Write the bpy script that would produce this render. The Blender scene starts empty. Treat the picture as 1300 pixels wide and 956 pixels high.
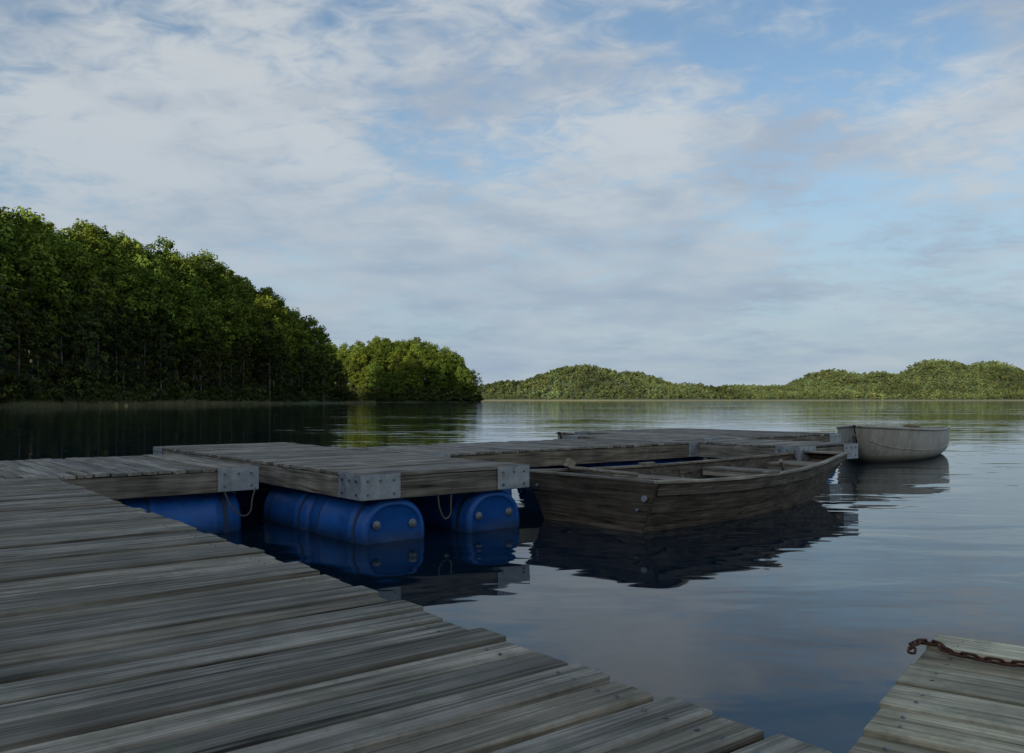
import bpy, math, random
import numpy as np
from mathutils import Vector, Matrix
random.seed(7); np.random.seed(7)
S=bpy.context.scene
S.view_settings.view_transform='Standard'; S.view_settings.look='None'; S.view_settings.exposure=0
CAMH=1.12; DECK=0.55
COL=S.collection

# ------------------------------------------------------------ node helpers
class NT:
    def __init__(s,nt): s.nt=nt; nt.nodes.clear()
    def n(s,t,**k):
        nd=s.nt.nodes.new(t)
        for a,b in k.items(): setattr(nd,a,b)
        return nd
    def l(s,a,b): s.nt.links.new(a,b)
    def val(s,sock,v):
        if isinstance(v,bpy.types.NodeSocket): s.l(v,sock)
        else: sock.default_value=v
    def math(s,op,a,b=0.0,c=None,clamp=False):
        nd=s.n('ShaderNodeMath',operation=op,use_clamp=clamp)
        s.val(nd.inputs[0],a); s.val(nd.inputs[1],b)
        if c is not None: s.val(nd.inputs[2],c)
        return nd.outputs[0]
    def vmath(s,op,a,b=None):
        nd=s.n('ShaderNodeVectorMath',operation=op)
        s.val(nd.inputs[0],a)
        if b is not None: s.val(nd.inputs[1],b)
        return nd
    def noise(s,vec,scale,detail=4,rough=.5,dist=0.0):
        nd=s.n('ShaderNodeTexNoise'); s.l(vec,nd.inputs['Vector'])
        nd.inputs['Scale'].default_value=scale; nd.inputs['Detail'].default_value=detail
        nd.inputs['Roughness'].default_value=rough; nd.inputs['Distortion'].default_value=dist
        return nd.outputs[0]
    def mapr(s,v,a,b,c=0,d=1,smooth=False):
        nd=s.n('ShaderNodeMapRange'); nd.clamp=True
        if smooth: nd.interpolation_type='SMOOTHSTEP'
        s.val(nd.inputs[0],v)
        for i,x in enumerate((a,b,c,d)): s.val(nd.inputs[i+1],x)
        return nd.outputs[0]
    def mix(s,f,a,b,blend='MIX'):
        nd=s.n('ShaderNodeMix',data_type='RGBA',blend_type=blend)
        s.val(nd.inputs[0],f)
        for i,v in ((6,a),(7,b)):
            if isinstance(v,tuple): v=tuple(v)+((1,) if len(v)==3 else ())
            s.val(nd.inputs[i],v)
        return nd.outputs[2]
    def mapping(s,vec,scale,rot=(0,0,0),loc=(0,0,0)):
        nd=s.n('ShaderNodeMapping'); s.l(vec,nd.inputs[0])
        nd.inputs['Scale'].default_value=scale; nd.inputs['Rotation'].default_value=rot
        s.val(nd.inputs['Location'],loc)
        return nd.outputs[0]
    def principled(s,base,rough=.6,metal=0.,normal=None,spec=None):
        p=s.n('ShaderNodeBsdfPrincipled')
        if isinstance(base,tuple): base=tuple(base)+(1,)
        s.val(p.inputs['Base Color'],base); s.val(p.inputs['Roughness'],rough)
        p.inputs['Metallic'].default_value=metal
        if spec is not None: p.inputs['Specular IOR Level'].default_value=spec
        if normal is not None: s.l(normal,p.inputs['Normal'])
        return p
    def bump(s,h,strength,dist,normal=None):
        b=s.n('ShaderNodeBump'); b.inputs['Strength'].default_value=strength
        b.inputs['Distance'].default_value=dist; s.l(h,b.inputs['Height'])
        if normal is not None: s.l(normal,b.inputs['Normal'])
        return b.outputs[0]
    def out(s,sh):
        o=s.n('ShaderNodeOutputMaterial'); s.l(sh,o.inputs[0])

def newmat(name):
    m=bpy.data.materials.new(name); m.use_nodes=True
    return m,NT(m.node_tree)

def wood_mat(name,axis='X',dark=(.12,.108,.09),light=(.50,.46,.39),moss=.3,gs=1.0,rough=.75):
    m,t=newmat(name)
    tc=t.n('ShaderNodeTexCoord').outputs['Object']
    at=t.n('ShaderNodeAttribute',attribute_name='rnd').outputs['Fac']
    off=t.n('ShaderNodeCombineXYZ')
    t.l(t.math('MULTIPLY',at,31.7),off.inputs[0]); t.l(t.math('MULTIPLY',at,17.3),off.inputs[1]); t.l(t.math('MULTIPLY',at,9.1),off.inputs[2])
    v=t.vmath('ADD',tc,off.outputs[0]).outputs[0]
    sc={'X':(1.3,38*gs,38*gs),'Y':(38*gs,1.3,38*gs)}[axis]
    sc2={'X':(3,130*gs,130*gs),'Y':(130*gs,3,130*gs)}[axis]
    g1=t.noise(t.mapping(v,sc),1,3,.62,.25)
    g2=t.noise(t.mapping(v,sc2),1,1,.6)
    bl=t.noise(v,3.2,2,.6)
    bl2=t.noise(v,14,3,.72)
    g=t.math('ADD',t.math('MULTIPLY',g1,.6),t.math('MULTIPLY',g2,.4))
    f=t.mapr(g,.35,.63)
    c=t.mix(f,dark,light)
    tone=t.math('MULTIPLY',t.mapr(at,0,1,.64,1.26),t.mapr(bl,.3,.72,.58,1.22))
    vm=t.vmath('SCALE',c); t.l(tone,vm.inputs['Scale']); c=vm.outputs[0]
    mk=t.math('MULTIPLY',t.mapr(bl2,.48,.66),moss)
    c=t.mix(mk,c,(.14,.155,.09))
    warm=t.math('MULTIPLY',t.mapr(t.math('FRACT',t.math('MULTIPLY',at,7.7)),.4,1),.5)
    c=t.mix(warm,c,t.mix(1.0,c,(1.1,.94,.76),'MULTIPLY'))
    c=t.mix(t.mapr(g1,.29,.35,.8,0),c,(.022,.018,.015))
    b=t.bump(t.math('ADD',g,t.math('MULTIPLY',bl2,.25)),.95,.009)
    p=t.principled(c,rough,0,b,.25)
    t.out(p.outputs[0]); return m

M={}
M['deckX']=wood_mat('weathered_deck_wood','X')
M['jettyX']=wood_mat('jetty_deck_wood','X',dark=(.085,.076,.060),light=(.46,.42,.345),moss=.45)
M['beamX']=wood_mat('beam_wood_x','X',dark=(.08,.07,.056),light=(.38,.335,.27),moss=.25,gs=.7)
M['beamY']=wood_mat('beam_wood_y','Y',dark=(.08,.07,.056),light=(.38,.335,.27),moss=.25,gs=.7)
M['boatwood']=wood_mat('old_boat_wood','Y',dark=(.045,.036,.028),light=(.24,.195,.15),moss=.2,gs=.6,rough=.62)
M['boatwoodX']=wood_mat('old_boat_wood_x','X',dark=(.055,.043,.032),light=(.28,.22,.165),moss=.2,gs=.6,rough=.62)
M['rail_highlit']=wood_mat('boat_rail_wood_highlit','Y',dark=(.13,.11,.088),light=(.44,.39,.31),moss=.2,gs=.7,rough=.65)  # lighter wood paints in the highlight along the gunwale tops
M['palewood']=wood_mat('pale_thwart_wood','X',dark=(.17,.15,.12),light=(.50,.44,.35),moss=.1)
M['rightdeck']=wood_mat('lichen_deck_wood','X',dark=(.22,.19,.12),light=(.72,.65,.46),moss=.4,gs=.8)

def simple(name,base,rough=.5,metal=0,var=.35,nscale=6,bumpd=.002,spec=None):
    m,t=newmat(name); tc=t.n('ShaderNodeTexCoord').outputs['Object']
    n=t.noise(tc,nscale,4,.65); n2=t.noise(tc,nscale*7,3,.6)
    d=tuple(x*(1-var) for x in base); l=tuple(min(1,x*(1+var*.6)) for x in base)
    c=t.mix(t.mapr(n,.3,.7),d,l)
    c=t.mix(t.mapr(n2,.58,.75,0,.4),c,tuple(x*.4+.02 for x in base))
    b=t.bump(n2,.3,bumpd)
    t.out(t.principled(c,t.mapr(n,.3,.7,max(rough-.12,.05),rough+.12),metal,b,spec).outputs[0]); return m
M['steel']=simple('galvanised_steel',(.44,.47,.49),.5,.45,.4,9)
M['bolt']=simple('bolt_steel',(.22,.23,.24),.45,.8,.3,30)
M['cap']=simple('drum_bung',(.25,.28,.30),.5,0,.2,20)
M['strap']=simple('strap_webbing',(.03,.06,.13),.7,0,.3,30)
M['rope']=simple('old_rope',(.13,.125,.10),.9,0,.3,60)
M['rust']=simple('rusty_chain',(.14,.06,.035),.75,.4,.5,60,.001)
M['darkmetal']=simple('dark_metal',(.03,.03,.032),.5,.6,.3,20)
M['whitein']=simple('dinghy_inside',(.34,.32,.27),.5,0,.3,3,.0008)
M['tan']=simple('tan_gunwale',(.28,.20,.14),.5,0,.3,8)
m,t=newmat('weathered_cream_gelcoat'); tc=t.n('ShaderNodeTexCoord').outputs['Object']; sp=t.n('ShaderNodeSeparateXYZ'); t.l(tc,sp.inputs[0])
n=t.noise(tc,3,4,.65); n2=t.noise(t.mapping(tc,(5,5,1.5)),2,4,.7)
c=t.mix(t.mapr(n,.3,.7),(.42,.38,.30),(.58,.54,.45)); c=t.mix(t.mapr(n2,.45,.70,0,.6),c,(.24,.21,.16))
c=t.mix(t.mapr(t.math('ADD',sp.outputs[2],t.math('MULTIPLY',n2,.12)),.08,.2,.75,0),c,(.09,.09,.06))
t.out(t.principled(c,.5,0,t.bump(n2,.2,.001)).outputs[0]); M['white']=m
m,t=newmat('blue_drum_plastic'); tcn=t.n('ShaderNodeTexCoord'); tc=tcn.outputs['Object']
n=t.noise(tc,5,3,.65); n2=t.noise(t.mapping(tc,(9,9,30)),1,4,.7); sp=t.n('ShaderNodeSeparateXYZ'); t.l(tc,sp.inputs[0])
c=t.mix(t.mapr(n,.3,.7),(.005,.080,.36),(.010,.150,.52))
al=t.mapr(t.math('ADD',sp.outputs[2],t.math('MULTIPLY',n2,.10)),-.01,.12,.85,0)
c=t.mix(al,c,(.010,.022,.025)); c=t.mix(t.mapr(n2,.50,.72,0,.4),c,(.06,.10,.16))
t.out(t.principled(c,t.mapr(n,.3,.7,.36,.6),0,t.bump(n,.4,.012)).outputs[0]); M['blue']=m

# ------------------------------------------------------------ mesh builder
class MB:
    def __init__(s): s.v=[]; s.f=[]; s.r=[]; s.m=[]
    def add(s,vs,fs,r=None,mat=0):
        o=len(s.v); s.v+= [tuple(p) for p in vs]
        r=random.random() if r is None else r
        for f in fs: s.f.append([i+o for i in f]); s.r.append(r); s.m.append(mat)
    def box(s,lo,hi,rot=None,r=None,mat=0):
        c=Vector([(a+b)/2 for a,b in zip(lo,hi)]); h=[(b-a)/2 for a,b in zip(lo,hi)]
        vs=[]
        for z in(-1,1):
            for y in(-1,1):
                for x in(-1,1):
                    p=Vector((x*h[0],y*h[1],z*h[2]))
                    if rot is not None: p=rot@p
                    vs.append(c+p)
        s.add(vs,[(0,2,3,1),(4,5,7,6),(0,1,5,4),(2,6,7,3),(0,4,6,2),(1,3,7,5)],r,mat)
    def cyl(s,p0,p1,r0,r1=None,n=10,mat=0,cap=True,r=None):
        r1=r0 if r1 is None else r1
        p0=Vector(p0);p1=Vector(p1); d=(p1-p0).normalized()
        a=d.orthogonal().normalized(); b=d.cross(a)
        vs=[p0+(a*math.cos(t)+b*math.sin(t))*r0 for t in [2*math.pi*i/n for i in range(n)]]
        vs+=[p1+(a*math.cos(t)+b*math.sin(t))*r1 for t in [2*math.pi*i/n for i in range(n)]]
        fs=[(i,(i+1)%n,n+(i+1)%n,n+i) for i in range(n)]
        if cap: fs+=[tuple(range(n))[::-1],tuple(range(n,2*n))]
        s.add(vs,fs,r,mat)
    def obj(s,name,mats,parent=None,bevel=0,smooth=False,seg=1):
        me=bpy.data.meshes.new(name); me.from_pydata(s.v,[],s.f)
        for m in mats: me.materials.append(m)
        at=me.attributes.new('rnd','FLOAT','FACE'); at.data.foreach_set('value',s.r)
        me.polygons.foreach_set('material_index',s.m)
        if smooth: me.polygons.foreach_set('use_smooth',[True]*len(s.f))
        me.update(); ob=bpy.data.objects.new(name,me); COL.objects.link(ob)
        if parent: ob.parent=parent
        if bevel:
            b=ob.modifiers.new('b','BEVEL'); b.width=bevel; b.segments=seg; b.limit_method='ANGLE'; b.angle_limit=math.radians(40)
        return ob
def empty(name,loc=(0,0,0),ydir=None):
    e=bpy.data.objects.new(name,None); COL.objects.link(e); e.empty_display_size=.3
    e.location=loc
    if ydir is not None: e.rotation_euler=(0,0,math.atan2(-ydir[0],ydir[1]))
    return e
def curve(name,pts,rad,mat,parent=None):
    c=bpy.data.curves.new(name,'CURVE'); c.dimensions='3D'; c.bevel_depth=rad; c.bevel_resolution=3
    sp=c.splines.new('BEZIER'); sp.bezier_points.add(len(pts)-1)
    for b,p in zip(sp.bezier_points,pts): b.co=p; b.handle_left_type=b.handle_right_type='AUTO'
    c.materials.append(mat); o=bpy.data.objects.new(name,c); COL.objects.link(o)
    if parent: o.parent=parent
    return o

# ------------------------------------------------------------ drums
def drum_mesh():
    b=MB(); R=.295; L=.95; n=44; ex=2.35
    prof=[(0,.022),(.225,.022),(.238,.010),(.245,0),(.262,0),(.282,.014),(R,.045),(R,.20),(.304,.215),(.304,.24),(R,.255),(R,.46)]
    prof=prof+[(r,L-y) for r,y in prof[::-1]]
    vs=[];fs=[]
    for r,y in prof:
        for i in range(n):
            a=2*math.pi*i/n; ca,sa=math.cos(a),math.sin(a)
            k=(abs(ca)**ex+abs(sa)**ex)**(-1/ex)
            vs.append((r*ca*k,y,r*sa*k))
    for j in range(len(prof)-1):
        for i in range(n): fs.append((j*n+i,j*n+(i+1)%n,(j+1)*n+(i+1)%n,(j+1)*n+i))
    b.add(vs,fs,.5)
    for sx in(-1,1):
        b.cyl((sx*.165,.03,.09),(sx*.165,.004,.09),.034,n=18,mat=1)
        b.cyl((sx*.165,.004,.09),(sx*.165,-.004,.09),.018,n=6,mat=1)
    for y in(.12,.72):
        v=[];f=[]
        for k in range(n):
            a=2*math.pi*k/n; ca,sa=math.cos(a),math.sin(a); q=(abs(ca)**ex+abs(sa)**ex)**(-1/ex)
            for r,yy in((R+.004,y),(R+.004,y+.045)): v.append((r*ca*q,yy,r*sa*q))
        for k in range(n): f.append((2*k,2*((k+1)%n),2*((k+1)%n)+1,2*k+1))
        b.add(v,f,.5,2)
    ob=b.obj('tmp',[M['blue'],M['cap'],M['strap']],smooth=True); me=ob.data
    bpy.data.objects.remove(ob)
    return me
DM=drum_mesh()

# ------------------------------------------------------------ docks
def dock(name,origin,ydir,L,W,plates=True,drums=True,over=0.0,pitch=.118,deckmat='deckX',bw=.104,jit=.012,ends=(1,1),drumrows=None,z=DECK):
    e=empty(name,(origin[0],origin[1],0),ydir)
    d=MB(); y=.004; sc=MB()
    n=int((L-.008)/pitch); pitch=(L-.008)/n
    for i in range(n):
        w=bw+random.uniform(-.004,.003)
        x0=.006-over+random.uniform(-jit,jit)*(1 if over else .25); x1=W-.006+over+random.uniform(-jit,jit)*(1 if over else .25)
        rot=Matrix.Rotation(random.gauss(0,.0022),3,'Z')@Matrix.Rotation(random.gauss(0,.012),3,'X')@Matrix.Rotation(random.gauss(0,.0010),3,'Y')
        dz=random.gauss(0,.0026); r=random.random()
        yc=y+i*pitch+pitch/2
        d.box((x0,yc-w/2,z-.028+dz),(x1,yc+w/2,z+dz),rot,r)
        for xs in (.06,W/2,W-.06):
            for yy in(-.025,.025):
                sc.cyl((xs+random.uniform(-.006,.006),yc+yy,z+dz-.004),(xs+random.uniform(-.002,.002),yc+yy,z+dz+.0012),.0045,n=8)
    d.obj('deck_boards',[M[deckmat]],e,bevel=.004,seg=2)
    sc.obj('deck_screws',[M['bolt']],e)
    zt=z-.034; zb=z-.205
    fx=MB(); fx.box((.008,.008,zb),(W-.008,.06,zt)); fx.box((.008,L-.06,zb),(W-.008,L-.008,zt))
    fx.obj('frame_ends',[M['beamX']],e,bevel=.004)
    fy=MB(); fy.box((.008,.062,zb),(.06,L-.062,zt)); fy.box((W-.06,.062,zb),(W-.008,L-.062,zt)); fy.box((W/2-.025,.062,zb),(W/2+.025,L-.062,zt))
    fy.obj('frame_sides',[M['beamY']],e,bevel=.004)
    if plates:
        p=MB(); bo=MB(); lg=.35; th=.006; pz0=zb+.006; pz1=z-.004
        for (cx,sx) in((0,1),(W,-1)):
            for (cy,sy,on) in((0,1,ends[0]),(L,-1,ends[1])):
                if not on: continue
                xa,xb=sorted((cx,cx+sx*lg)); ya,yb=sorted((cy-sy*th,cy)); p.box((xa,ya,pz0),(xb,yb,pz1))
                xa,xb=sorted((cx-sx*th,cx-sx*.0005)); ya,yb=sorted((cy-sy*th,cy+sy*lg)); p.box((xa,ya,pz0),(xb,yb,pz1))
                for k in (.06,.17,.29):
                    for zz in (pz0+.04,pz1-.05):
                        if k==.17 and zz<z-.1: continue
                        X=cx+sx*k; bo.cyl((X,cy-sy*th,zz),(X,cy-sy*(th+.009),zz),.011,n=6)
                        Y=cy+sy*k; bo.cyl((cx-sx*th,Y,zz),(cx-sx*(th+.009),Y,zz),.011,n=6)
        p.obj('corner_brackets',[M['steel']],e,bevel=.002)
        bo.obj('bracket_bolts',[M['bolt']],e)
    if drums:
        rows=drumrows or [.05,L/2-.45,L-1.0]
        k=0
        for yy in rows:
            for xx in(.335,W-.335):
                o=bpy.data.objects.new('blue_float_drum_%d'%k,DM); COL.objects.link(o); o.parent=e
                o.location=(xx,yy,zb-.298); o.rotation_euler=(0,random.uniform(-.04,.04),0); k+=1
    return e

er=(.778,.628); el=(-.628,.778)
def P(o,a,b): return (o[0]+a*er[0]+b*el[0], o[1]+a*er[1]+b*el[1])
C2=(-1.152,6.54)
D2=dock('floating_dock',C2,el,5.2,1.67,drumrows=[.05,1.03,3.0,4.2])
D1=dock('floating_dock',(-2.19,7.40),(-er[0],-er[1]),6.5,2.2,drumrows=[.12,1.08,2.04,3.6])
c3=P((.153,7.58),.02,1.75)
D3=dock('floating_dock',P(c3,0,1.7),er,4.62,1.7,drumrows=[.3,2.6,3.6])
C4=(3.53,10.53)
D4=dock('floating_dock',C4,el,4.3,1.35,drumrows=[1.0,2.1,3.3])
c5=P(C4,1.37,5.5)
D5=dock('floating_dock',c5,er,3.0,3.5,drumrows=[.2,1.3,2.0])
P1=(-3.46,6.4); yd=Vector((-.6175,.7866)).normalized(); xd=Vector((yd.y,-yd.x))
W0=2.9; o0=Vector(P1)-yd*9.0-xd*W0
D0=dock('wooden_jetty',o0,yd,9.0,W0,plates=False,drums=False,over=.03,pitch=.122,bw=.104,jit=.020,deckmat='jettyX')
pl=MB()
for yy in (.5,3.5,6.5,8.7):
    for xx in(.25,W0-.25): pl.cyl((xx,yy,-2),(xx,yy,DECK-.21),.09,.085,n=14)
pl.obj('jetty_piles',[M['beamX']],D0)
a=Vector((.587,.81)).normalized(); o6=Vector((1.043,2.106))-a*3.2
D6=dock('wooden_platform',(o6.x,o6.y),a,3.2,2.0,plates=False,drums=False,over=.0,pitch=.15,bw=.138,deckmat='rightdeck',jit=.03,z=DECK)
pl=MB()
for yy in (.4,2.7):
    for xx in(.3,1.7): pl.cyl((xx,yy,-2),(xx,yy,DECK-.21),.08,.08,n=14)
pl.obj('platform_piles',[M['beamX']],D6)
jp=MB(); jp.cyl((c3[0]+4.60*er[0]+.02,c3[1]+4.60*er[1]-.10,-.3),(c3[0]+4.60*er[0]+.02,c3[1]+4.60*er[1]-.10,.60),.055,n=18)
jp.obj('pontoon_joint_post',[M['steel']],D3 and None,smooth=False)

curve('mooring_rope',[(.70,-.005,.36),(.74,.0,.20),(.79,.0,.15),(.84,.0,.34)],.007,M['rope'],D2)
curve('rope_loop',[(.0,.30,.36),(-.03,.22,.2),(-.04,.12,.14),(-.015,.05,.30),(0,.02,.37)],.007,M['rope'],D1)

ch=MB()
pts=[Vector(p) for p in ((.887,1.906,.556),(.921,1.966,.562),(.965,1.991,.556),(.981,1.972,.556),(.978,1.924,.556),(.995,1.894,.556),(1.020,1.866,.556),(1.054,1.838,.556),(1.10,1.817,.556),(1.144,1.775,.556),(1.24,1.72,.556))]
def catm(p,n=30):
    out=[]
    for i in range(len(p)-1):
        p0=p[max(i-1,0)];p1=p[i];p2=p[i+1];p3=p[min(i+2,len(p)-1)]
        for k in range(n):
            t=k/n; out.append(.5*((2*p1)+(p2-p0)*t+(2*p0-5*p1+4*p2-p3)*t*t+(3*p1-p0-3*p2+p3)*t**3))
    return out
cp=catm(pts); acc=0; step=.024; k=0
def link(b,c,d,flat):
    d=d.normalized(); up=Vector((0,0,1)); side=d.cross(up).normalized()
    w=side if flat else (up*.75+side*.65).normalized()
    nrm=d.cross(w).normalized(); n=16;m=6; hl=.0105; hw=.0072; rr=.0030
    vs=[];fs=[]
    for i in range(n):
        t=2*math.pi*i/n
        ctr=c+d*(math.cos(t)*hw+ (hl if math.cos(t)>0 else -hl)) + w*math.sin(t)*hw
        rad=(d*math.cos(t)+w*math.sin(t)).normalized()
        for j in range(m):
            u=2*math.pi*j/m; vs.append(ctr+rad*math.cos(u)*rr+nrm*math.sin(u)*rr)
    for i in range(n):
        for j in range(m): fs.append((i*m+j,i*m+(j+1)%m,((i+1)%n)*m+(j+1)%m,((i+1)%n)*m+j))
    b.add(vs,fs)
for i in range(1,len(cp)):
    acc+=(cp[i]-cp[i-1]).length
    if acc>=step:
        acc=0; link(ch,cp[i]+Vector((0,0,.003*(k%2))),cp[i]-cp[i-1],k%2==0); k+=1
ch.obj('rusty_chain',[M['rust']],smooth=True)

# ------------------------------------------------------------ wooden punt
def punt():
    ax=Vector((.74,.67)).normalized()
    e=empty('wooden_rowboat',(.69,7.66,0),ax)
    st=[
     (0,.78,.53,.430,-.09,.05),(.6,.80,.57,.405,-.12,.0),(1.3,.80,.58,.390,-.13,0),(2.0,.745,.53,.388,-.13,0),(2.7,.64,.44,.40,-.09,0),(3.3,.50,.32,.42,-.01,0),(3.8,.37,.22,.445,.10,-.02),(4.28,.25,.13,.47,.24,-.14)]
    A=np.array(st); xs=np.linspace(0,len(st)-1,(len(st)-1)*4+1)
    D=np.stack([np.interp(xs,np.arange(len(st)),A[:,j]) for j in range(6)],1)
    for _ in range(3):
        C=D.copy(); C[1:-1]=(D[:-2]+2*D[1:-1]+D[2:])/4; D=C
    n=len(D); th=.024
    b=MB()
    for sx in(-1,1):
        for (f0,f1,o) in((0,.52,0),(.50,1,.010)):
            vs=[]
            for (y,wt,wb,zt,zb,rk) in D:
                for f,t in((f0,0),(f1,0),(f1,1),(f0,1)):
                    x=wb+(wt-wb)*f + o - t*th; z=zb+(zt-zb)*f; vs.append((sx*x,y+rk*(1-f),z))
            fs=[]
            for i in range(n-1):
                for j in range(4):
                    q=(i*4+j,i*4+(j+1)%4,(i+1)*4+(j+1)%4,(i+1)*4+j); fs.append(q if sx>0 else q[::-1])
            fs+=[(3,2,1,0),(n*4-4,n*4-3,n*4-2,n*4-1)]
            b.add(vs,fs)
    b.obj('hull_sides',[M['boatwood']],e,bevel=.003)
    b=MB(); vs=[];fs=[]
    for (y,wt,wb,zt,zb,rk) in D: vs+=[(-wb,y+rk,zb),(wb,y+rk,zb),(wb-.01,y+rk,zb+.03),(-wb+.01,y+rk,zb+.03)]
    for i in range(n-1):
        for j in range(4): fs.append((i*4+j,i*4+(j+1)%4,(i+1)*4+(j+1)%4,(i+1)*4+j))
    b.add(vs,fs); b.obj('hull_bottom',[M['boatwood']],e)
    b=MB()
    for i in range(5):
        x=-.4+i*.2; b.box((x-.08,.25,-.02),(x+.08,2.4,-.002))
    b.box((-.56,.22,-.06),(.56,2.45,-.022))
    b.obj('floor_boards',[M['boatwood']],e,bevel=.003)
    b=MB()
    def trans(s,yo,th2,k=3):
        y,wt,wb,zt,zb,rk=s
        for q in range(k):
            f0=q/k; f1=(q+1)/k-.006
            g=[]
            for dy in(0,th2):
                for f in(f0,f1):
                    for sx in(-1,1): g.append((sx*(wb+(wt-wb)*f+.012),y+rk*(1-f)+yo+dy,zb+(zt-zb)*f))
            b.add(g,[(0,1,3,2),(4,6,7,5),(0,4,5,1),(2,3,7,6),(0,2,6,4),(1,5,7,3)])
    trans(D[0],-.034,.032,3); trans(D[-1],.002,.03,2)
    b.obj('transoms',[M['boatwoodX']],e,bevel=.004)
    b=MB()
    for sx in(-1,1):
        vs=[]
        for i,(y,wt,wb,zt,zb,rk) in enumerate(D):
            yy=y-(.04 if i==0 else 0)+(.04 if i==n-1 else 0)
            for dx,dz in((-.035,.002),(.025,.002),(.025,.026),(-.035,.026)): vs.append((sx*(wt+dx),yy,zt+dz))
        fs=[]
        for i in range(n-1):
            for j in range(4): fs.append((i*4+j,i*4+(j+1)%4,(i+1)*4+(j+1)%4,(i+1)*4+j))
        fs+=[(3,2,1,0),(n*4-4,n*4-3,n*4-2,n*4-1)]
        b.add(vs,fs)
    b.obj('gunwale_rails',[M['rail_highlit']],e,bevel=.003)
    b=MB()
    for sx in(-1,1):
        vs=[]
        for i,(y,wt,wb,zt,zb,rk) in enumerate(D):
            f=.86; x=wb+(wt-wb)*f+.010; z=zb+(zt-zb)*f
            for dx,dz in((.0,-.03),(.014,-.03),(.016,.03),(.0,.03)): vs.append((sx*(x+dx),y,z+dz))
        b.add(vs,fs)
    b.obj('rub_strakes',[M['boatwood']],e,bevel=.003)
    b=MB(); y,wt,wb,zt,zb,rk=D[0]
    b.box((-wt+.04,-.045,zt+.003),(wt-.04,.03,zt+.024)); y,wt,wb,zt,zb,rk=D[-1]; b.box((-wt+.03,y-.16,zt+.003),(wt-.03,y+.035,zt+.023))
    b.obj('end_caps',[M['palewood']],e,bevel=.003)
    b=MB()
    def hw(y,z):
        r=[np.interp(y,D[:,0],D[:,j]) for j in range(6)]; f=(z-r[4])/(r[3]-r[4]); return r[2]+(r[1]-r[2])*f-.03
    for y0,w,z in((1.15,.28,.34),(2.50,.28,.36),(3.40,.48,.385)):
        h=min(hw(y0,z),hw(y0+w,z)); b.box((-h,y0,z-.026),(h,y0+w,z))
        b.box((-h,y0+.01,z-.09),(h,y0+.032,z-.027))
    b.obj('thwarts',[M['palewood']],e,bevel=.004)
    b=MB()
    for y0 in (.35,.8,1.75,2.2,3.0):
        for sx in(-1,1):
            p0=Vector((sx*(hw(y0,-.04)),y0,-.05)); p1=Vector((sx*hw(y0,.37),y0,.37)); m=(p0+p1)/2
            ang=math.atan2((p1-p0).x,(p1-p0).z)
            b.box(m-Vector((.016,.02,.21)),m+Vector((.016,.02,.21)),Matrix.Rotation(ang,3,'Y'))
    b.obj('ribs',[M['boatwood']],e)
    b=MB()
    for sx in(-1,1):
        h=hw(1.75,.385)+.03; b.box((sx*h-.03,1.64,.415),(sx*h+.03,1.86,.44))
    b.cyl((-.72,.50,.45),(-.42,1.18,.36),.02); b.box((-.76,.46,.44),(-.71,.56,.53),Matrix.Rotation(-.5,3,'X'))
    b.cyl((.30,2.75,.38),(.54,2.30,.50),.02)
    b.obj('rowlock_pads_and_oar_stub',[M['palewood']],e,bevel=.002)
    b=MB(); b.cyl((.66,-.032,.30),(.66,-.055,.30),.026,n=14); b.cyl((.58,-.03,.20),(.58,-.05,.20),.014,n=10); b.cyl((-.63,-.03,.32),(-.63,-.05,.32),.014,n=10)
    b.obj('ring_bolts',[M['steel']],e)
    return e
punt()

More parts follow.
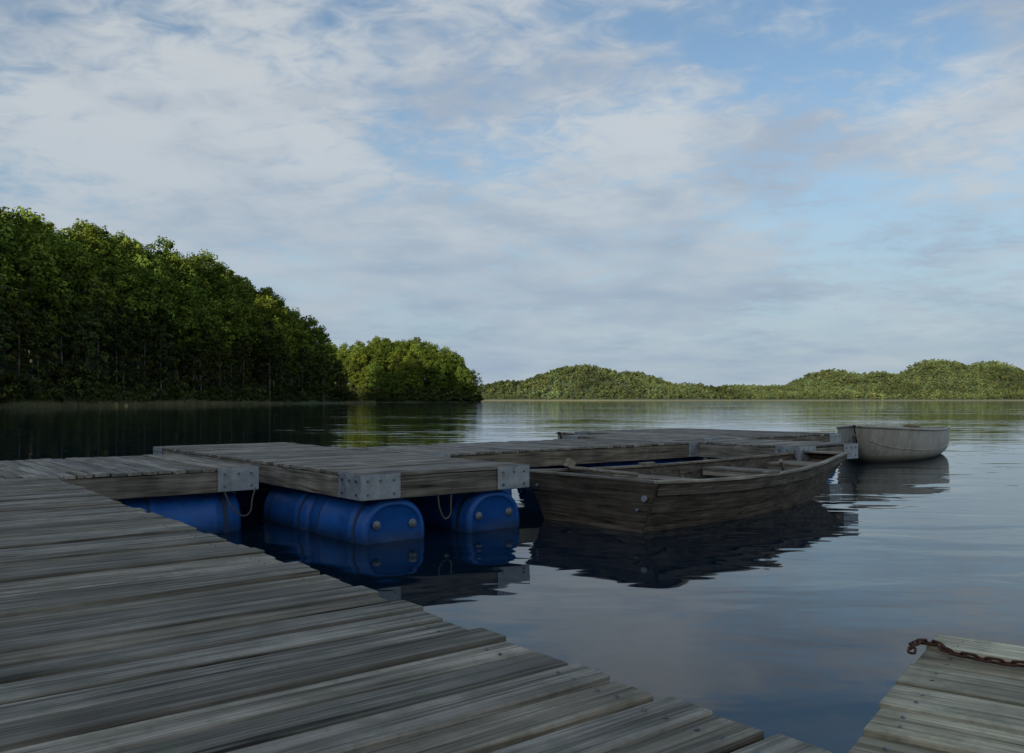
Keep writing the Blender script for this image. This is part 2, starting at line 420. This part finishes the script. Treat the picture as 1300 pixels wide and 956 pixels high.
# ------------------------------------------------------------ white dinghy
def dinghy(bow,dirb,L=4.0,beam=.74,zs=1.0):
    dv=Vector(dirb).normalized()
    e=empty('rowing_dinghy',(bow[0],bow[1],0),dv); e.scale=(1,1,zs)
    ns=26; nj=12
    def sec(s):
        hb=beam*min(1,(1-(1-min(s/.62,1))**2.3))*(1-.14*max(0,(s-.6)/.4)**2)+.012
        sheer=.66-.14*math.sin(min(s,1)*math.pi*.62)+.02*s
        keel=-.10+.42*max(0,(1-s/.22))**2.2 + .05*max(0,(s-.7)/.3)
        return hb,sheer,keel
    def pt(s,j,off=0):
        hb,sh,ke=sec(s); t=j/nj
        full=.45+.7*min(1,s/.4)
        x=(hb-off)*(1-(1-t)**(1+2.4*full)); z=(ke+off)+(sh-ke-off)*t**(1+.9*full)
        y=L*s + (.22*(1-t))*(1-min(1,s/.35))
        return x,y,z
    ss=[(i/ns)**1.15 for i in range(ns+1)]
    def shell(off,name,mat,flip):
        b=MB(); vs=[];fs=[]; w=2*nj+1
        for s in ss:
            for k in range(-nj,nj+1):
                x,y,z=pt(s,abs(k),off); vs.append((math.copysign(x,k) if k else 0,y+(off if s==0 else 0),z))
        for i in range(ns):
            for k in range(w-1):
                q=(i*w+k,i*w+k+1,(i+1)*w+k+1,(i+1)*w+k); fs.append(q[::-1] if flip else q)
        b.add(vs,fs,.5)
        return b.obj(name,[mat],e,smooth=True)
    shell(0,'hull',M['white'],False); shell(.03,'inner_hull',M['whitein'],True)
    b=MB()
    out=[pt(1,abs(k)) for k in range(-nj,nj+1)]
    vs=[(math.copysign(x,k-nj) if k!=nj else 0,y,z) for k,(x,y,z) in enumerate(out)]
    vs2=[(x*.98,y-.04,z) for x,y,z in vs]; n=len(vs)
    b.add(vs+vs2,[tuple(range(n)),tuple(range(n,2*n))[::-1]]+[(n-1,0,n,2*n-1)],.5)
    b.box((-.16,L-.05,sec(1)[1]-.16),(.16,L+.03,sec(1)[1]+.03),mat=1)
    b.obj('transom',[M['white'],M['tan']],e)
    for sx,nm in((-1,'gunwale_port'),(1,'gunwale_starboard')):
        curve(nm,[(sx*pt(s,nj)[0],pt(s,nj)[1],pt(s,nj)[2]+.004) for s in ss[::2]],.024,M['white'],e)
    for sx in(-1,1):
        curve('spray_rail_%d'%(sx+2),[(sx*(pt(s,8)[0]+.004),pt(s,8)[1],pt(s,8)[2]) for s in ss[2::2]],.007,M['white'],e)
    curve('stem_band',[(0,pt(0,j)[1]-.006,pt(0,j)[2]) for j in range(0,nj+1,2)],.012,M['darkmetal'],e)
    b=MB()
    for s0,w in((.3,.24),(.58,.26),(.87,.34)):
        hb=sec(s0)[0]*.88; b.box((-hb,L*s0,.36),(hb,L*s0+w,.39),r=.5)
    b.obj('thwarts',[M['tan']],e,bevel=.005)
    b=MB(); b.box((-.09,.03,sec(0)[1]-.01),(.09,.35,sec(0)[1]+.012)); b.cyl((0,-.02,.50),(0,-.06,.50),.03,n=12)
    b.obj('bow_plate',[M['tan']],e,bevel=.004)
    return e
dg=dinghy((5.98,15.0),(.60,.80),4.4,.84)
curve('mooring_chain',[(0,-.05,.5),(.02,-.12,.32),(-.08,-.22,.24),(-.22,-.26,.32),(-.30,-.24,.44)],.014,M['darkmetal'],dg)
dinghy((.88,15.85),(.5,.87),3.0,.55,.78)

# ------------------------------------------------------------ water
def water():
    me=bpy.data.meshes.new('lake_water'); R=9000
    me.from_pydata([(-R,-R,0),(R,-R,0),(R,R,0),(-R,R,0)],[],[(0,1,2,3)])
    o=bpy.data.objects.new('lake_water',me); COL.objects.link(o)
    m,t=newmat('lake_water'); tc=t.n('ShaderNodeTexCoord').outputs['Object']
    w1=t.noise(t.mapping(tc,(.45,1.2,1),(0,0,.35)),1.0,1,.4,.8)
    w2=t.noise(t.mapping(tc,(2.2,4.2,1),(0,0,-.15)),1.0,1,.5,.5)
    w3=t.noise(t.mapping(tc,(.05,.12,1)),1.0,1,.5)
    patch=t.mapr(w3,.40,.62,.3,1.0)
    h=t.math('ADD',t.math('MULTIPLY',w1,.8),t.math('MULTIPLY',w2,.12))
    h=t.math('MULTIPLY',h,patch)
    b=t.bump(h,1.0,.032)
    p=t.principled((.003,.014,.028),.025,0,b); p.inputs['IOR'].default_value=1.33
    p.inputs['Specular Tint'].default_value=(.74,.89,1.0,1)
    t.out(p.outputs[0]); me.materials.append(m)
water()

# ------------------------------------------------------------ terrain
SY=[-600,-45,60,125,185,227,279,320,335,350,400,600]; SX=[-60,-60,-70,-75,-76,-73,-64,-56,-58,-80,-170,-300]
def vnoise(x,y,s,seed=0):
    return (np.sin(x/s*1.3+seed)+np.sin(y/s*1.7+seed*2.1+1)+np.sin((x+y)/s*.9+seed*3)+np.sin((x-y*1.4)/s*.7+seed))/4
def inland(X,Y):
    d1=np.interp(Y,SY,SX)-X+2.5*vnoise(X,Y,14)
    d2=42*(1-np.sqrt(((X+62)/46)**2+((Y-442)/42)**2))+2*vnoise(X,Y,9,3)
    d2b=120*(1-np.sqrt(((X+230)/170)**2+((Y-470)/70)**2))
    d3=-80-Y+4*vnoise(X,Y,20,5)
    return d1,np.maximum(d2,d2b),d3
def gh(X,Y):
    d1,d2,d3=inland(X,Y)
    tip=np.clip((345-Y)/50,.12,1)
    sl=.60+.14*np.clip((Y-180)/80,0,1)
    h1=np.where(d1>0,.25+np.minimum(d1,5)*.10+sl*np.clip(d1-5,0,30)*tip,d1*.25)
    h2=np.where(d2>0,.25+np.minimum(d2,5)*.1+.5*np.clip(d2-5,0,22),d2*.25)
    h3=np.where(d3>0,.25+np.minimum(d3,8)*.1+.12*np.clip(d3-8,0,40),d3*.25)
    return np.maximum(-3,np.maximum(h1,np.maximum(h2,h3)))
def grid(name,x0,x1,y0,y1,st,hf,mat):
    xs=np.arange(x0,x1+.1,st); ys=np.arange(y0,y1+.1,st); X,Y=np.meshgrid(xs,ys); Z=hf(X,Y)
    v=np.stack([X.ravel(),Y.ravel(),Z.ravel()],1); nx=len(xs); ny=len(ys)
    i=np.arange(nx*ny).reshape(ny,nx); f=np.stack([i[:-1,:-1].ravel(),i[:-1,1:].ravel(),i[1:,1:].ravel(),i[1:,:-1].ravel()],1)
    me=bpy.data.meshes.new(name); me.from_pydata(v.tolist(),[],f.tolist()); me.polygons.foreach_set('use_smooth',[True]*len(f))
    me.materials.append(mat); o=bpy.data.objects.new(name,me); COL.objects.link(o); return o
gm,t=newmat('forest_ground'); tc=t.n('ShaderNodeTexCoord').outputs['Object']
c=t.mix(t.mapr(t.noise(tc,.3,3,.7),.35,.65),(.02,.025,.01),(.07,.10,.025)); t.out(t.principled(c,.9).outputs[0])
grid('shore_terrain',-420,320,-260,560,5,gh,gm)
def sm(px): return (px-650)/1090
def hill(X,Y,px,dist,hpx,wl,wr,dep):
    cx=sm(px)*dist; h=hpx*dist/1090-13
    w=np.where(X<cx,wl,wr)*dist/1090
    return h*np.exp(-((X-cx)/w)**2*.9-((Y-dist)/dep)**2)
HS=[(735,1500,47,72,85,150),(650,1470,26,60,60,110),(800,1600,38,50,60,120),(870,1450,23,50,50,80),(940,1650,21,70,60,150),(985,1560,20,40,45,80),
    (1055,1620,41,50,60,140),(1110,1540,38,40,50,100),(1185,1700,53,60,70,170),(1255,1650,51,60,60,140),(1340,1560,38,70,90,130),(1480,1650,40,120,150,170),(520,1600,26,120,90,150),(300,1700,30,200,200,200),(1800,1800,45,250,300,250)]
def hillh(X,Y):
    ys=1345+22*vnoise(X,Y*0,90,2)+10*vnoise(X,Y*0,37,5)
    r=np.clip((Y-ys)/60,0,1)
    g=np.zeros_like(X*1.0)
    for a_ in HS:
        q=hill(X,Y,*a_); g=np.maximum(g,q)
    g=g*r+1.5*vnoise(X,Y,33,1)*r+3*r
    return np.where(Y<ys,-2,np.maximum(g,1.0))
hm,t=newmat('hill_ground'); tcn=t.n('ShaderNodeTexCoord'); tc=tcn.outputs['Object']; sp=t.n('ShaderNodeSeparateXYZ'); t.l(tc,sp.inputs[0])
c=t.mix(t.mapr(t.noise(tc,.05,3,.7),.35,.65),(.03,.045,.025),(.07,.10,.045)); c=t.mix(t.mapr(sp.outputs[2],1.2,2.6,1,0),c,(.24,.24,.14)); t.out(t.principled(c,.9).outputs[0])
grid('hills',-1500,3000,1280,2400,10,hillh,hm)

# ------------------------------------------------------------ trees
def leafmat(name,a,b,hillpatch=False):
    m,t=newmat(name)
    at=t.n('ShaderNodeAttribute',attribute_name='rnd').outputs['Fac']
    oin=t.n('ShaderNodeObjectInfo'); oi=oin.outputs['Random']
    c=t.mix(at,a,b)
    sc=t.vmath('SCALE',c)
    k=t.mapr(oi,0,1,.6,1.35)
    if hillpatch:
        pn=t.noise(oin.outputs['Location'],.010,2,.6); k=t.math('MULTIPLY',t.mapr(oi,0,1,.65,1.3),t.mapr(pn,.38,.62,.6,1.25))
    t.l(k,sc.inputs['Scale'])
    c2=t.mix(t.math('MULTIPLY',t.math('FRACT',t.math('MULTIPLY',oi,9.3)),.6),sc.outputs[0],t.mix(1.0,sc.outputs[0],(1.4,1.0,.7),'MULTIPLY'))
    d=t.n('ShaderNodeBsdfDiffuse'); t.l(c2,d.inputs[0]); t.out(d.outputs[0]); return m
LBright=leafmat('beech_leaves',(.06,.105,.020),(.16,.24,.045))
LDark=leafmat('alder_leaves',(.030,.046,.018),(.078,.11,.036))
LHillHazed=leafmat('hill_leaves_hazed',(.065,.105,.050),(.15,.21,.09),True)  # distance haze is put into the leaf colour as lower saturation
bark,t=newmat('bark'); tc=t.n('ShaderNodeTexCoord').outputs['Object']
t.out(t.principled(t.mix(t.mapr(t.noise(t.mapping(tc,(6,6,1)),1,2),.35,.65),(.05,.045,.035),(.22,.20,.165)),.9).outputs[0])

def tree_mesh(name,H,cr,cb,nclump,nleaf,ls,mat,rs,trunk=True):
    rg=np.random.RandomState(rs)
    V=[];F=[];R=[];MI=[]
    if trunk:
        b=MB(); bend=rg.uniform(-.4,.4,2)
        pp=[Vector((bend[0]*math.sin(k/5*2),bend[1]*math.sin(k/5*2.5),H*.85*k/5)) for k in range(6)]; r0=H*.013
        for k in range(5): b.cyl(pp[k],pp[k+1],r0*(1-k/5.5),r0*(1-(k+1)/5.5),n=7,cap=False)
        for k in range(9):
            z=H*(cb+.05+.6*(1-cb)*k/9); an=rg.uniform(0,6.28); q=Vector((0,0,z)); L=cr*rg.uniform(.5,.85)
            b.cyl(q,q+Vector((math.cos(an)*L,math.sin(an)*L,L*.55)),r0*.35,r0*.08,n=5,cap=False)
        V=[tuple(v) for v in b.v]; F=[list(f) for f in b.f]; R=[.5]*len(F); MI=[1]*len(F)
    zc=H*(cb+(1-cb)*.5); hz=H*(1-cb)*.5
    cs=[];rr=[]
    lob=rg.normal(size=(7,3)); lob/=np.linalg.norm(lob,axis=1)[:,None]
    for i in range(nclump):
        d=rg.normal(size=3); d/=np.linalg.norm(d)
        bump=1+.22*np.max(lob@d)**3-.12*rg.rand()
        rad=(rg.rand()**.3)*bump
        taper=1-.25*max(0,d[2])
        cs.append(np.array([d[0]*cr*rad*taper,d[1]*cr*rad*taper,zc+d[2]*hz*rad])); rr.append(cr*rg.uniform(.17,.32))
    for c,r in zip(cs,rr):
        cr_=rg.rand()
        P_=rg.normal(size=(nleaf,3)); P_/=np.linalg.norm(P_,axis=1)[:,None]
        rad=rg.uniform(.55,1.05,size=(nleaf,1)); ctr=c+P_*rad*r*np.array([1,1,.7])
        nr=P_+rg.normal(size=(nleaf,3))*.6+np.array([0,0,.4]); nr/=np.linalg.norm(nr,axis=1)[:,None]
        a=np.cross(nr,rg.normal(size=(nleaf,3))); a/=np.linalg.norm(a,axis=1)[:,None]; b2=np.cross(nr,a)
        s=ls*rg.uniform(.6,1.3,size=(nleaf,1))
        q=np.stack([ctr-a*s,ctr-b2*s*.7,ctr+a*s,ctr+b2*s*.7],1).reshape(-1,3)
        base=len(V); V+=q.tolist()
        F+=[[base+4*k,base+4*k+1,base+4*k+2,base+4*k+3] for k in range(nleaf)]
        R+=list(np.clip(cr_*.6+rg.rand(nleaf)*.4,0,1)); MI+=[0]*nleaf
    me=bpy.data.meshes.new(name); me.from_pydata(V,[],F)
    me.materials.append(mat); me.materials.append(bark)
    at=me.attributes.new('rnd','FLOAT','FACE'); at.data.foreach_set('value',R); me.polygons.foreach_set('material_index',MI)
    me.update(); return me
def coll(name,meshes):
    c=bpy.data.collections.new(name)
    for i,me in enumerate(meshes):
        o=bpy.data.objects.new('%s_%s'%(name,'abcdefgh'[i]),me); c.objects.link(o)
    return c
forest=coll('tree',[
  tree_mesh('alder1',20,3.6,.14,64,38,.34,LDark,1),
  tree_mesh('alder2',22,3.3,.18,64,38,.34,LDark,2),
  tree_mesh('beech1',24,5.6,.18,100,40,.36,LBright,3),
  tree_mesh('beech2',25,6.2,.20,110,42,.36,LBright,4),
  tree_mesh('beech3',23,5.0,.2,95,38,.35,LBright,5),
  tree_mesh('bush',5,3.2,.0,30,26,.34,LDark,6,False)])
hillc=coll('hilltree',[tree_mesh('ht%d'%k,11,4.8,.02,14,10,1.2,LHillHazed,20+k,False) for k in range(4)])
backc=coll('shadetree',[tree_mesh('bt%d'%k,27,9.5,.04,30,16,2.4,LDark,40+k,True) for k in range(2)])
def scatter(name,pts,scl,rot,idx,collection):
    me=bpy.data.meshes.new(name); me.from_pydata([tuple(p) for p in pts],[],[])
    for n_,ty,d in(('scl','FLOAT',scl),('rotz','FLOAT',rot),('idx','INT',idx)):
        a_=me.attributes.new(n_,ty,'POINT'); a_.data.foreach_set('value',list(d))
    o=bpy.data.objects.new(name,me); COL.objects.link(o)
    g=bpy.data.node_groups.new(name,'GeometryNodeTree')
    g.interface.new_socket('Geometry',in_out='INPUT',socket_type='NodeSocketGeometry'); g.interface.new_socket('Geometry',in_out='OUTPUT',socket_type='NodeSocketGeometry')
    N=g.nodes.new; gi=N('NodeGroupInput'); go=N('NodeGroupOutput'); ip=N('GeometryNodeInstanceOnPoints'); ci=N('GeometryNodeCollectionInfo')
    ci.inputs['Collection'].default_value=collection; ci.inputs['Separate Children'].default_value=True; ci.inputs['Reset Children'].default_value=True
    def na(nm,dt):
        x=N('GeometryNodeInputNamedAttribute'); x.data_type=dt; x.inputs['Name'].default_value=nm; return [s for s in x.outputs if s.enabled and s.name=='Attribute'][0]
    cx=N('ShaderNodeCombineXYZ'); e2=N('FunctionNodeEulerToRotation'); L=g.links.new
    L(na('rotz','FLOAT'),cx.inputs[2]); L(cx.outputs[0],e2.inputs[0]); L(e2.outputs[0],ip.inputs['Rotation'])
    L(gi.outputs[0],ip.inputs['Points']); L(ci.outputs[0],ip.inputs['Instance']); ip.inputs['Pick Instance'].default_value=True
    L(na('idx','INT'),ip.inputs['Instance Index']); L(na('scl','FLOAT'),ip.inputs['Scale']); L(ip.outputs[0],go.inputs[0])
    md=o.modifiers.new('scatter','NODES'); md.node_group=g
    return o
def jgrid(x0,x1,y0,y1,st):
    X,Y=np.meshgrid(np.arange(x0,x1,st),np.arange(y0,y1,st)); X=X.ravel()+np.random.uniform(-.42,.42,X.size)*st; Y=Y.ravel()+np.random.uniform(-.42,.42,Y.size)*st; return X,Y
X,Y=jgrid(-190,-30,70,350,6.6); d1,d2,d3=inland(X,Y)
k=(d1>3.5)&(d1<48)&(Y<348)&(d2<0); X,Y,d1=X[k],Y[k],d1[k]
idx=np.where(d1<11,np.random.choice([0,1],len(X)),np.random.choice([2,3,4],len(X)))
scl=np.random.uniform(.86,1.12,len(X))*np.where(d1<11,.88,1.0)*np.clip((352-Y)/42,.5,1)
Xb,Yb=jgrid(-190,-30,90,350,4); b1,b2,_=inland(Xb,Yb); kb=(b1>1.5)&(b1<11)&(b2<0); Xb,Yb=Xb[kb],Yb[kb]
Xa=np.concatenate([X,Xb]);Ya=np.concatenate([Y,Yb]); ia=np.concatenate([idx,np.full(len(Xb),5)]); sa=np.concatenate([scl,np.random.uniform(.35,.9,len(Xb))])
scatter('forest_trees',np.stack([Xa,Ya,gh(Xa,Ya)-.3],1),sa,np.random.uniform(0,6.28,len(Xa)),ia.astype(int),forest)
X,Y=jgrid(-180,-10,385,480,6.8); d1,d2,d3=inland(X,Y); k=(d2>2.5); X,Y,d2=X[k],Y[k],d2[k]
idx=np.random.choice([2,3,4],len(X)); scl=np.random.uniform(.72,.92,len(X))*np.clip(.55+d2/18,.5,1)
Xb,Yb=jgrid(-120,-10,390,450,4); _,b2,_=inland(Xb,Yb); kb=(b2>.5)&(b2<8); Xb,Yb=Xb[kb],Yb[kb]
Xa=np.concatenate([X,Xb]);Ya=np.concatenate([Y,Yb]); ia=np.concatenate([idx,np.full(len(Xb),5)]); sa=np.concatenate([scl,np.random.uniform(.6,1.2,len(Xb))])
scatter('headland_trees',np.stack([Xa,Ya,gh(Xa,Ya)-.3],1),sa,np.random.uniform(0,6.28,len(Xa)),ia.astype(int),forest)
X,Y=jgrid(-130,90,-118,-84,11); d1,d2,d3=inland(X,Y); k=(d3>3)|(d1>4); X,Y=X[k],Y[k]
scatter('unseen_shade_trees',np.stack([X,Y,gh(X,Y)-.3],1),np.random.uniform(.98,1.15,len(X)),np.random.uniform(0,6.28,len(X)),np.random.choice([0,1],len(X)),backc)  # unseen trees behind the camera, added to keep the docks in shade
X,Y=jgrid(-300,1200,1345,1720,8.2); z=hillh(X,Y); k=(z>2.2)&(np.abs(X/Y-.28)<.37); X,Y,z=X[k],Y[k],z[k]
scatter('hill_trees',np.stack([X,Y,z-1.5],1),np.random.uniform(.55,1.15,len(X)),np.random.uniform(0,6.28,len(X)),np.random.choice([0,1,2,3],len(X)),hillc)
rb=MB(); rg=random.Random(4)
for i in range(160):
    x=rg.uniform(-2.5,2.5); y=rg.uniform(-1,1); h=rg.uniform(.5,1.2); dx=rg.uniform(-.2,.2)
    rb.add([(x-.03,y,0),(x+.03,y,0),(x+dx,y+rg.uniform(-.1,.1),h)],[(0,1,2)])
rm,t=newmat('reed'); at=t.n('ShaderNodeAttribute',attribute_name='rnd').outputs['Fac']; t.out(t.principled(t.mix(at,(.08,.09,.04),(.20,.19,.09)),.8).outputs[0])
ro=rb.obj('tmpr',[rm]); rme=ro.data; bpy.data.objects.remove(ro)
reeds=coll('reedclump',[rme])
Yr=np.arange(120,332,1.6); Xr=np.interp(Yr,SY,SX)+np.random.uniform(0,3,len(Yr))
kk=(vnoise(Xr,Yr,22,7)>-.25)
Xr,Yr=Xr[kk],Yr[kk]
scatter('reeds',np.stack([Xr,Yr,np.full(len(Xr),-.1)],1),np.random.uniform(.5,1.3,len(Xr)),np.random.uniform(-.5,.5,len(Xr)),np.zeros(len(Xr),int),reeds)

# ------------------------------------------------------------ world
SE=math.radians(12); sd=Vector((-.42,-.91,0)).normalized()
W=bpy.data.worlds.new('World'); S.world=W; W.use_nodes=True; t=NT(W.node_tree)
sky=t.n('ShaderNodeTexSky',sky_type='NISHITA'); sky.sun_disc=False; sky.sun_elevation=SE; sky.sun_rotation=math.atan2(sd.x,sd.y)
sky.air_density=1.0; sky.dust_density=.5; sky.ozone_density=1.8
g=t.n('ShaderNodeTexCoord').outputs['Generated']; sp=t.n('ShaderNodeSeparateXYZ'); t.l(g,sp.inputs[0])
zz=t.math('ABSOLUTE',sp.outputs[2])
zc=t.math('ADD',zz,.16)
cx=t.n('ShaderNodeCombineXYZ'); t.l(t.math('DIVIDE',sp.outputs[0],zc),cx.inputs[0]); t.l(t.math('DIVIDE',sp.outputs[1],zc),cx.inputs[1])
pv=cx.outputs[0]
n1=t.noise(t.mapping(pv,(1,1,1),(0,0,.4),(3.1,1.7,0)),1.45,5,.6,.35)
n2=t.noise(t.mapping(pv,(1,1.2,1),(0,0,.7)),9,3,.62,.5)
n3=t.noise(t.mapping(pv,(1,1,1),(0,0,0),(9,2,0)),1.9,2,.55,.2)
def blob(px,py,k,amp):
    d=Vector(((px-650)/1090,1,(508-py)/1090)).normalized()
    dt=t.vmath('DOT_PRODUCT',g,tuple(d)).outputs['Value']
    return t.math('MULTIPLY',t.math('EXPONENT',t.math('MULTIPLY',t.math('SUBTRACT',dt,1.0),k)),amp)
bs=[(150,150,24,.20),(480,290,34,.17),(850,235,60,.24),(1200,120,50,.14),(1000,110,60,-.15),(440,30,70,-.16)]
tot=None
for b_ in bs:
    v=blob(*b_); tot=v if tot is None else t.math('ADD',tot,v)
cov=t.math('ADD',t.math('ADD',n1,t.math('MULTIPLY',t.math('SUBTRACT',n2,.5),.48)),tot)
mask=t.mapr(cov,.43,.74,0,.86,True)
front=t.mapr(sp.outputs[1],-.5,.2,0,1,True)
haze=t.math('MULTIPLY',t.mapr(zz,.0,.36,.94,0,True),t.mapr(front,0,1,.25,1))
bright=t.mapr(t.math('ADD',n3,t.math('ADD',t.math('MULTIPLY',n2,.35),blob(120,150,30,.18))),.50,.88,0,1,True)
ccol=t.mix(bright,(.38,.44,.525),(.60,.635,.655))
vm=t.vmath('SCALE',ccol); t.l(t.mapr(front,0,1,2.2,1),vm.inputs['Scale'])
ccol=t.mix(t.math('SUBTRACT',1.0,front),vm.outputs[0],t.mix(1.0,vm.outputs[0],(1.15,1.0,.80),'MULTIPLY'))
bgs=t.n('ShaderNodeBackground'); t.l(sky.outputs[0],bgs.inputs[0]); bgs.inputs[1].default_value=.145
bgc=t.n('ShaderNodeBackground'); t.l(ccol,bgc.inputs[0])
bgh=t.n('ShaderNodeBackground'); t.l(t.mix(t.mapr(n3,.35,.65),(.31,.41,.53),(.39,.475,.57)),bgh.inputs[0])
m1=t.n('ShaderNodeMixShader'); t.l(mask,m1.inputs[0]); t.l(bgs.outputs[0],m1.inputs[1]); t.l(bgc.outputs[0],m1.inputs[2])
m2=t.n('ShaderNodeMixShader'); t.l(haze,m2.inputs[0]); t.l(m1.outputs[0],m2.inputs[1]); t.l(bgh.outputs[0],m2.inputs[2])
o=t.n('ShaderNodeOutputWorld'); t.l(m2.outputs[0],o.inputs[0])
L=bpy.data.lights.new('sun','SUN'); L.energy=4.0; L.angle=math.radians(.5); L.color=(1,.86,.66)
so=bpy.data.objects.new('sun',L); COL.objects.link(so)
dirs=Vector((sd.x*math.cos(SE),sd.y*math.cos(SE),math.sin(SE))); so.rotation_euler=dirs.to_track_quat('Z','Y').to_euler()
c=bpy.data.cameras.new('camera'); c.lens=36*1090/1300; c.sensor_width=36; c.shift_y=30/1300; c.clip_end=20000; c.clip_start=.05
co=bpy.data.objects.new('camera',c); COL.objects.link(co); co.location=(0,0,CAMH); co.rotation_euler=(math.pi/2,0,0); S.camera=co
